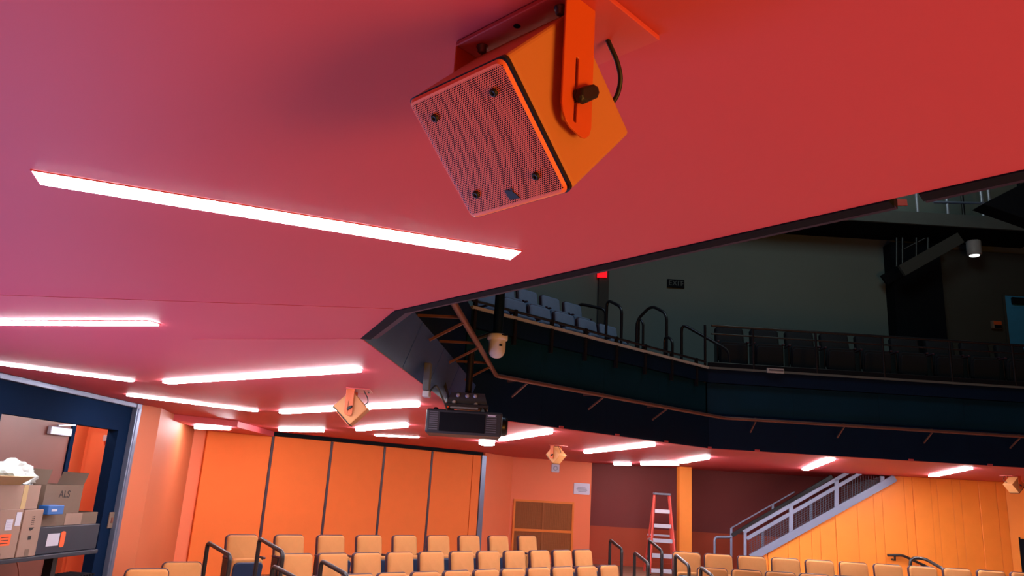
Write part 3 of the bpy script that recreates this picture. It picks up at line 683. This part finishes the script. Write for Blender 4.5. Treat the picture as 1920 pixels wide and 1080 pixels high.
# junction box on the leaning panel
p = onplane(795, 706, O4+nl*.05, O5+nl*.05)
R = empty('junction_box', p, math.atan2(dl.y, dl.x), 'small pale junction box with cables on the leaning blue panel', 'junction box')
MB().box(-.03, .03, -.05, .0, -.10, .10).build('box_body', 'slab', R, bevel=.005); MB().box(-.03, .05, -.055, -.003, -.15, -.105).build('conduit_fitting', 'whitetrim', R, bevel=.006)
MB().tube(smooth_path([(.05, -.03, -.12), (.25, -.05, -.02), (.42, -.06, -.06), (.6, -.1, -.18)], .1), .008, 6).build('cable', 'rubber', R)

# dome camera on its drop pole
dc = onY(933, 628, 6.9)
R = empty('dome_camera', dc, math.radians(3), 'white dome camera hanging from a dark drop pole beside the projector pole', 'camera')
MB().lathe([(.090, .0), (.095, -.004), (.095, -.045), (.085, -.052)], 28).build('collar', 'white', R)
MB().lathe([(.078, -.05), (.078, -.135), (.074, -.165), (.062, -.190), (.042, -.208), (.018, -.216), (.003, -.217)], 28).build('dome', 'white', R)
MB().box(.018, .045, -.081, -.074, -.115, -.098).build('window_slot', 'flat', R); MB().box(.03, .085, -.088, -.07, -.016, -.006).build('name_strip', 'flat', R)
MB().tube([(0, 0, 0), (0, 0, 11-dc.z-.01)], .045, 12).build('drop_pole', 'fascia', R)
jb = onY(888, 636, 6.85)-dc; MB().tube([(-.06, 0, .01), (-.12, -.01, -.02), jb], .018, 8).build('side_arm', 'black', R)

# ------------------------------------------------------------------ balcony guard rails and loops
R = empty('balcony_guard', (O6.x, O6.y, FZ), 0, 'long dark guard rail along the front of the right balcony', 'guard rail')
d67 = (O7-O6).normalized(); L67 = (O7-O6).length; zt = onplane(1500, 621, O6, O7).z-FZ
for z, r in ((zt, .022), (zt-.13, .014), (.10, .014)): MB().tube([(.06, 0, z), (d67.x*L67, d67.y*L67, z)], r, 8).build('rail', 'black', R)
for px in (1322, 1412, 1530, 1655, 1780, 1897):
    p = onplane(px, 650, O6, O7); MB().tube([(p.x-O6.x, p.y-O6.y, 0), (p.x-O6.x, p.y-O6.y, zt)], .02, 8).build('post', 'black', R)
MB().bar((0, 0, .05), (d67.x*L67, d67.y*L67, .05), .03, .10).build('kick_plate', 'flat', R)
p = onplane(1452, 696, O6, O7); R = empty('fascia_plate', p, math.atan2(d67.y, d67.x), 'small pale plate fixed to the dark balcony edge below the seats', 'plate')
MB().box(-.13, .13, -.05, -.03, -.035, .035).build('board', 'whitetrim', R); MB().box(-.10, .12, -.053, -.05, -.004, .02).build('print', 'vent', R)
# guard of the left balcony front
R = empty('balcony_guard', (O5.x, O5.y, FZ), 0, 'dark guard rail in front of the slate-blue balcony seats', 'guard rail')
d56 = (O6-O5).normalized(); L56 = (O6-O5).length
MB().tube([(d56.x*.0, d56.y*.0, .10), (d56.x*(L56-.06), d56.y*(L56-.06), .10)], .018, 8).build('rail', 'black', R)
for s in [.05+.62*k for k in range(8)]: MB().box(-.02, .02, -.02, .02, -.30, .12, Matrix.Translation((d56.x*s, d56.y*s, 0)) @ Matrix.Rotation(A42, 4, 'Z')).build('post', 'black', R)
def bloop(pts, y, r, label, ybase=None):
    P = [onY(px, py, y+dy) for px, py, dy in pts]
    handrail('handrail', [(P[0].x, P[0].y, FZ+.02)]+P+[(P[-1].x, P[-1].y, FZ+.02)], r, 'black', label, 'handrail', 'black balcony handrails', .12)
bloop([(1138, 562, .3), (1166, 576, 0)], 11.9, .024, 'black balcony handrail loop at the right end of the slate-blue seats')
bloop([(1194, 600, .5), (1221, 573, .3), (1250, 588, 0)], 11.6, .024, 'tall arched black balcony handrail in the middle of the balcony')
bloop([(1198, 596, .1), (1206, 605, 0)], 11.3, .018, 'narrow black balcony handrail beside the arched one')
bloop([(1246, 630, .2), (1261, 636, 0)], 11.3, .02, 'short black balcony handrail loop left of the sloping one')
bloop([(1278, 607, .1), (1368, 658, -.3)], 11.9, .024, 'long sloping balcony handrail catching the light at the end of the guard')
bloop([(1084, 569, .2), (1136, 580, .0)], 14.2, .03, 'black guard loop behind the slate-blue balcony seats')

# ------------------------------------------------------------------ upper wall fittings
def text_obj(name, s, size, T, m, parent, ext=.002):
    cu = bpy.data.curves.new(name, 'FONT'); cu.body = s; cu.size = size; cu.extrude = ext; cu.align_x = 'CENTER'; cu.align_y = 'CENTER'
    tmp = bpy.data.objects.new(name+'_curve', cu); COL.objects.link(tmp)
    dg = bpy.context.evaluated_depsgraph_get(); me = bpy.data.meshes.new_from_object(tmp.evaluated_get(dg))
    bpy.data.objects.remove(tmp); bpy.data.curves.remove(cu)
    me.materials.clear(); me.materials.append(M[m]); o = bpy.data.objects.new(name, me); COL.objects.link(o); o.parent = parent; o.matrix_local = T @ Matrix.Rotation(math.radians(90), 4, 'X'); return o
p = onY(1267, 532, UW-.03); R = empty('exit_sign', p, 0, 'unlit dark EXIT sign on the grey-green upper wall', 'exit sign')
MB().box(-.20, .20, -.03, .02, -.10, .10).build('case', 'flat', R, bevel=.006); text_obj('lettering', 'EXIT', .17, Matrix.Translation((0, -.031, .0)), 'slab', R)
for sx in (-1, 1): MB().prism([(sx*.175, 0), (sx*.155, .02), (sx*.155, -.02)], .03, .033, XZ()).build('arrow', 'slab', R)
p = onY(1129, 513, UW-.14); R = empty('exit_sign', p, math.radians(-10), 'glowing red EXIT sign at the corner of the upper wall', 'exit sign')
MB().box(-.115, .115, -.02, .02, -.095, .095).build('case', 'redlit', R, bevel=.006); text_obj('lettering', 'EXIT', .09, Matrix.Translation((0, -.0215, 0)), 'orlabel', R, .001)
pc2 = onY(1825, 455, fy+.5); R = empty('pendant_light', pc2, 0, 'pale cylindrical downlight hanging under the dark gallery', 'pendant light')
MB().lathe([(.15, .03), (.155, .02), (.155, -.26), (.145, -.30), (.11, -.31)], 28).build('cylinder', 'whitetrim', R); MB().lathe([(.108, -.308), (.10, -.322), (.02, -.326)], 28).build('lens', 'lens', R); MB().tube([(0, 0, .03), (0, 0, gz-pc2.z+.004)], .012, 8).build('stem', 'flat', R)
pd = onY(1880, 552, UW-.14); R = empty('upper_door', (pd.x, pd.y, FZ), 0, 'blue door at the right end of the balcony', 'door')
hd_ = pd.z-FZ; MB().box(.03, 1.0, -.02, .02, 0, hd_-.03).build('door_leaf', 'door', R); fr = MB().box(-.02, .03, -.03, .03, 0, hd_); fr.box(.03, 1.05, -.03, .03, hd_-.03, hd_+.02); fr.build('door_frame', 'upper2', R)
MB().box(.16, .62, -.09, -.021, hd_-.24, hd_-.07).build('door_closer', 'flat', R, bevel=.02); MB().box(.03, 1.0, -.024, -.021, hd_-.31, hd_-.28).build('cross_rail', 'door', R)
p = onY(1866, 610, UW-.14); R = empty('wall_dispenser', p, 0, 'small orange and black box on the dark wall beside the blue door', 'wall box')
MB().box(-.11, .11, -.08, 0, -.09, .09).build('case', 'card', R, bevel=.005); MB().box(-.08, .10, -.084, -.081, .0, .08).build('orange_face', 'orlabel', R); MB().box(-.07, .10, -.084, -.081, -.085, -.005).build('black_face', 'flat', R)
# gallery rail, pipes and stair glimpsed at the top right
R = empty('gallery_rail', onY(1770, 392, fy+.3), 0, 'pale metal gallery rail with posts above the dark slab', 'guard rail'); o = Vector(R.location)
for px in (1715, 1771, 1800, 1836, 1850): 
    b = onY(px, 330, fy+.3); a = Vector((b.x, b.y, gz+.1)); MB().tube([a-o, b-o], .035, 8).build('post', 'step' if px != 1800 else 'black', R)
a, b = onY(1750, 379, fy+.28), onY(1850, 381, fy+.28); MB().tube([a-o, b-o], .03, 8).build('rail', 'grail', R)
a, b = onY(1668, 380, fy+.32), onY(1700, 380, fy+.32); MB().bar(a-o, b-o, .05, .16).build('red_crate_edge', 'ladder', R)
R = empty('gallery_stair', onY(1690, 505, 16.2), 0, 'dark steel stair stringer descending from the gallery', 'stair'); o = Vector(R.location)
a, b = onY(1690, 508, 16.2), onY(1800, 446, 16.2); MB().bar(a-o, b-o, .08, .26).build('stringer', 'upper2', R)
MB().bar(a-o+Vector((.0, .8, 0)), b-o+Vector((0, .8, 0)), .08, .26).build('stringer', 'flat', R)
for px, py in ((1681, 462), (1692, 462), (1718, 452), (1740, 450)):
    u = onY(px, 446, 16.2); v = onY(px, min(500, yl((1690, 508), (1800, 446), max(1690, px))), 16.2); MB().tube([v-o, u-o], .03, 8).build('baluster', 'black', R)
a, b = onY(1690, 470, 16.2), onY(1735, 447, 16.2); MB().tube([a-o, b-o], .02, 8).build('hand_line', 'black', R)
T0, T1, T2 = onY(1843, 382, 13.0), onY(1945, 330, 13.0), onY(1945, 418, 13.0)
R = empty('hanging_baffle', T0, 0, 'black wedge-shaped baffle at the upper right edge', 'baffle')
v = [Vector((0, 0, 0)), T1-T0, T2-T0]; th = Vector((0, .35, 0)); vs = v+[q+th for q in v]
MB().add(vs, [(0, 1, 2), (5, 4, 3), (0, 3, 4, 1), (1, 4, 5, 2), (2, 5, 3, 0)]).build('wedge', 'flat', R, bevel=.01, seg=1)
q = (v[1]+v[2])/2; MB().tube([q+Vector((-.2, .17, 0)), q+Vector((-.2, .17, 11-T0.z-q.z-.01))], .025, 8).build('hanger', 'flat', R)

# ------------------------------------------------------------------ doors at the left
def hinge_door(y0, y1, m, label):
    R = empty('door_leaf', (XW-.04, y0, 0), 0, label, 'door'); return R
R = empty('double_door', (XW, 7.03, 0), 0, 'reddish brown door leaf with silver closer behind the boxes', 'door')
w = 8.21-7.03
MB().box(-.06, -.015, .0, w, .005, 2.12).build('door_panel', 'wood', R)
MB().box(-.014, .03, w-.42, w-.04, 1.99, 2.07).build('door_closer', 'step', R, bevel=.008)
MB().bar((.015, w-.30, 2.085), (.03, w-.02, 2.11), .02, .012).build('closer_arm', 'step', R)
R = empty('vestibule_door', (-5.10, 9.69, 0), 0, 'orange vestibule door with push bar seen through the open doorway', 'door')
MB().box(.02, .44, -.04, -.005, .005, 2.10).build('door_panel', 'orange', R)
MB().box(.20, .43, -.10, -.041, 2.0, 2.075).build('door_closer', 'step', R, bevel=.008)
MB().box(.06, .43, -.10, -.06, 1.05, 1.12).build('push_bar', 'step', R, bevel=.01)
sw = onplane(207, 975, (XW, 0), (XW, 1)); R = empty('switch_plate', (XW+.002, sw.y, sw.z), 0, 'brown switch plate on the dark jamb beside the doorway', 'switch')
MB().box(0, .012, -.06, .06, -.09, .09).build('cover', 'card2', R, bevel=.003); MB().box(.012, .02, -.015, .015, -.03, .03).build('rocker', 'wood', R)

# ------------------------------------------------------------------ cart with boxes
TZ = .95; ta, tb = onz(-60, 1057, TZ), onz(184, 1030, TZ); td = Vector((tb.x-ta.x, tb.y-ta.y)); TL = td.length; td.normalize(); ang = math.atan2(td.y, td.x)
tn = Vector((-td.y, td.x))                          # pointing to the wall (depth)
T_T = Matrix(((td.x, tn.x, 0, ta.x), (td.y, tn.y, 0, ta.y), (0, 0, 1, TZ), (0, 0, 0, 1)))
R = empty('equipment_table', (ta.x, ta.y, 0), ang, 'dark table carrying cartons in front of the doors', 'table')
MB().box(0, TL, 0, .52, TZ-.035, TZ-.001).build('table_top', 'blackbox', R, bevel=.004)
def tp(px, py, off=0):                               # point on the table-front plane: along, height above top
    a = ta.xy+tn*off; p = onplane(px, py, a, a+td); return ((p.xy-a).dot(td), p.z-TZ)
s_leg = tp(96, 1060, .2)[0]
for s in (.15, s_leg): MB().box(s-.03, s+.03, .17, .25, .03, TZ-.036).build('leg', 'black', R); MB().box(s-.04, s+.04, .0, .5, 0, .03).build('foot', 'black', R)
MB().tube(smooth_path([(tp(33, 1050, 0)[0], -.0, TZ-.03), (tp(37, 1062)[0], -.01, TZ-.12), (tp(39, 1080)[0], 0, TZ-.3), (tp(41, 1080)[0], 0, .4)], .1), .006, 6).build('cable', 'wood', R)
def carton(x0, x1, ytop, ybot, off, dep, m, label, name='carton', closed=True, zb=None):
    s0 = tp(x0, (ytop+ybot)/2, off)[0]; s1 = tp(x1, (ytop+ybot)/2, off)[0]; xm = (x0+x1)/2
    z1 = tp(xm, ytop, off)[1]; z0 = tp(xm, ybot, off)[1] if zb is None else zb
    o = ta.xy+td*s0+tn*off; R = empty(name, (o.x, o.y, TZ+z0), ang, label, 'box', None)
    w, h = s1-s0, z1-z0; g = MB()
    if closed: MB().box(0, w, 0, dep, 0, h).build('carton_body', m, R, bevel=.004, seg=1)
    else:
        t = .006
        g.box(0, w, 0, dep, 0, t); g.box(0, w, 0, t, t, h); g.box(0, w, dep-t, dep, t, h); g.box(0, t, t, dep-t, t, h); g.box(w-t, w, t, dep-t, t, h); g.build('carton_body', m, R)
    return R, w, h, z0+h
CG = None
r1, w, h, zt1 = carton(-40, 36, 956, 1047, .02, .34, 'card', 'tan carton with white and orange labels at the left end of the table', zb=.001)
fw = tp(36, 1000, .02)[0]-tp(-40, 1000, .02)[0]
def fs(px): return tp(px, 1000, .02)[0]-tp(-40, 1000, .02)[0]
MB().box(fs(6), fs(19), -.003, -.0005, h*.58, h*.80).build('shipping_label', 'paper', r1); MB().box(fs(23), fs(33), -.003, -.0005, h*.66, h*.94).build('shipping_label', 'paper', r1); ol = MB().box(fs(0), fs(21), -.003, -.0005, h*.27, h*.50).build('orange_label', 'orlabel', r1)
g = MB()
for k in range(3): g.box(fs(3), fs(17), -.0042, -.0032, h*(.31+.06*k), h*(.325+.06*k))
g.build('print_line', 'ink', ol)
g = MB()
for k in range(3): g.box(fs(8), fs(16), -.0042, -.0032, h*(.63+.05*k), h*(.645+.05*k))
g.build('print_line', 'signink', r1)
MB().box(fs(0), fs(9), -.002, -.0005, 0, h*.12).build('packing_tape', 'card2', r1)
r2, w, h, zt2 = carton(38.5, 74, 956, 1044, .02, .34, 'card', 'tall tan carton with black markings beside the labelled carton', zb=.001)
g = MB(); g.box(w*.42, w*.58, -.002, -.0005, h*.36, h*.44); g.prism([(w*.36, h*.62), (w*.64, h*.62), (w*.55, h*.57), (w*.45, h*.55)], .0005, .002, XZ())
for k in range(5): g.box(w*.44, w*.50, -.002, -.0005, h*(.68+.04*k), h*(.695+.04*k)); g.box(w*.52, w*.58, -.002, -.0005, h*(.68+.04*k), h*(.70+.04*k))
g.build('printed_mark', 'ink', r2); MB().box(w*.40, w*.62, -.0022, -.0005, 0, h*.16).build('packing_tape', 'card2', r2)
r3, w, h, zt3 = carton(-40, 73, 909, 956, .03, .30, 'card', 'open tan carton stacked on the two tall cartons', closed=False, zb=max(zt1, zt2)+.001)
MB().add([(0, 0, h), (w*.62, 0, h), (w*.60, -.13, h+.07), (0, -.13, h+.07)], [(0, 1, 2, 3)]).build('flap', 'card3', r3)
sol = r3.children[-1].modifiers.new('thickness', 'SOLIDIFY'); sol.thickness = .005
MB().box(w*.70, w*.78, -.002, -.0005, 0, h).build('packing_tape', 'card3', r3)
# plastic bag
s0, s1 = tp(-30, 890, .1)[0], tp(74, 890, .1)[0]; zt4 = tp(40, 868, .1)[1]; o = ta.xy+td*((s0+s1)/2)+tn*.16
R = empty('plastic_bag', (o.x, o.y, TZ+zt3-.02), ang, 'crumpled white plastic bag spilling from the top carton', 'bag')
bm = bmesh.new(); bmesh.ops.create_icosphere(bm, subdivisions=4, radius=1)
from mathutils import noise
hb = zt4-zt3+.04
for v in bm.verts:
    d = v.co.copy(); k = 1+.30*noise.noise(d*1.7)+.16*noise.noise(d*4.3)+.07*abs(noise.noise(d*9))
    x = d.x*k*(s1-s0)/2*.92; z = max(0, .42*hb+d.z*k*hb*.62); v.co = (x+.05, d.y*k*.11, z*(1-.35*max(0, d.x)))
me = bpy.data.meshes.new('bag_film'); bm.to_mesh(me); bm.free(); me.materials.append(M['bag'])
bo = bpy.data.objects.new('bag_film', me); COL.objects.link(bo); bo.parent = R
r6, w, h, zt6 = carton(70, 182, 986, 1040, .05, .36, 'blackbox', 'long black carton with white label and orange tag at the table end', zb=.001)
MB().box(w*.14, w*.33, -.003, -.0005, h*.28, h*.74).build('shipping_label', 'paper', r6); MB().prism(rrect(w*.075, h*.60, w*.025, 4, w*.385, h*.50), .0005, .004, XZ()).build('orange_tag', 'orlabel', r6)
r5, w, h, zt5 = carton(77, 181, 962, 986, .10, .28, 'card2', 'low open tan carton lying on the long black carton', closed=False, zb=zt6+.001)
MB().box(w*.40, w*.70, -.004, -.0005, h*.02, h*.98).build('flap', 'card', r5)
r4, w, h, zt7 = carton(82, 152, 909, 962, .11, .27, 'card2', 'grey-brown open carton marked ALS with raised flaps', closed=False, zb=zt5+.001)
MB().add([(0, 0, h), (0, .24, h), (.04, .26, h+.13), (.04, -.0, h+.13)], [(0, 1, 2, 3)]).build('flap', 'card2', r4)
MB().add([(w, 0, h), (w, .27, h), (w+.05, .27, h+.11), (w+.05, 0, h+.11)], [(0, 1, 2, 3)]).build('flap', 'card2', r4)
MB().add([(w+.001, .0, 0), (w+.001, .268, 0), (w+.001, .268, h), (w+.001, 0, h)], [(0, 1, 2, 3)]).build('side_panel', 'card2', r4)
text_obj('marker_lettering', 'ALS', h*.36, Matrix.Translation((w*.52, -.001, h*.66)), 'ink', r4, .0008)
r7, w, h, z_ = carton(91, 120, 948, 962, -.0, .10, 'bluebox', 'small flat blue carton with pale print in front of the ALS carton', zb=zt5+.001)
MB().box(w*.2, w*.55, -.002, -.0005, h*.35, h*.6).build('pale_print', 'paper', r7)
bx = onz(135, 1076, .72); R = empty('ridged_case', (bx.x, bx.y, 0), ang, 'black ridged case standing below the table', 'case')
MB().box(-.18, .18, -.1, .15, .0, .70).build('case_body', 'flat', R, bevel=.01)
for k in range(9): MB().box(-.175+k*.042, -.155+k*.042, -.11, .15, .70, .715).build('ridge', 'flat', R)

# ------------------------------------------------------------------ small clips along the far edge of the opening
for px, py in ((1050, 803), (1155, 817), (1247, 829), (1329, 841), (1419, 847), (1707, 864), (1855, 873)):
    a, b = (O5, O6) if px < 1328 else (O6, O7); p = onplane(px, py, a, b)
    R = MB().box(-.035, .035, -.03, .0, -.005, .026, Matrix.Rotation(A42 if px < 1328 else 0, 4, 'Z')).build('edge_clip', 'ceiling', trim); R.location = (p.x, p.y, HC+.002)
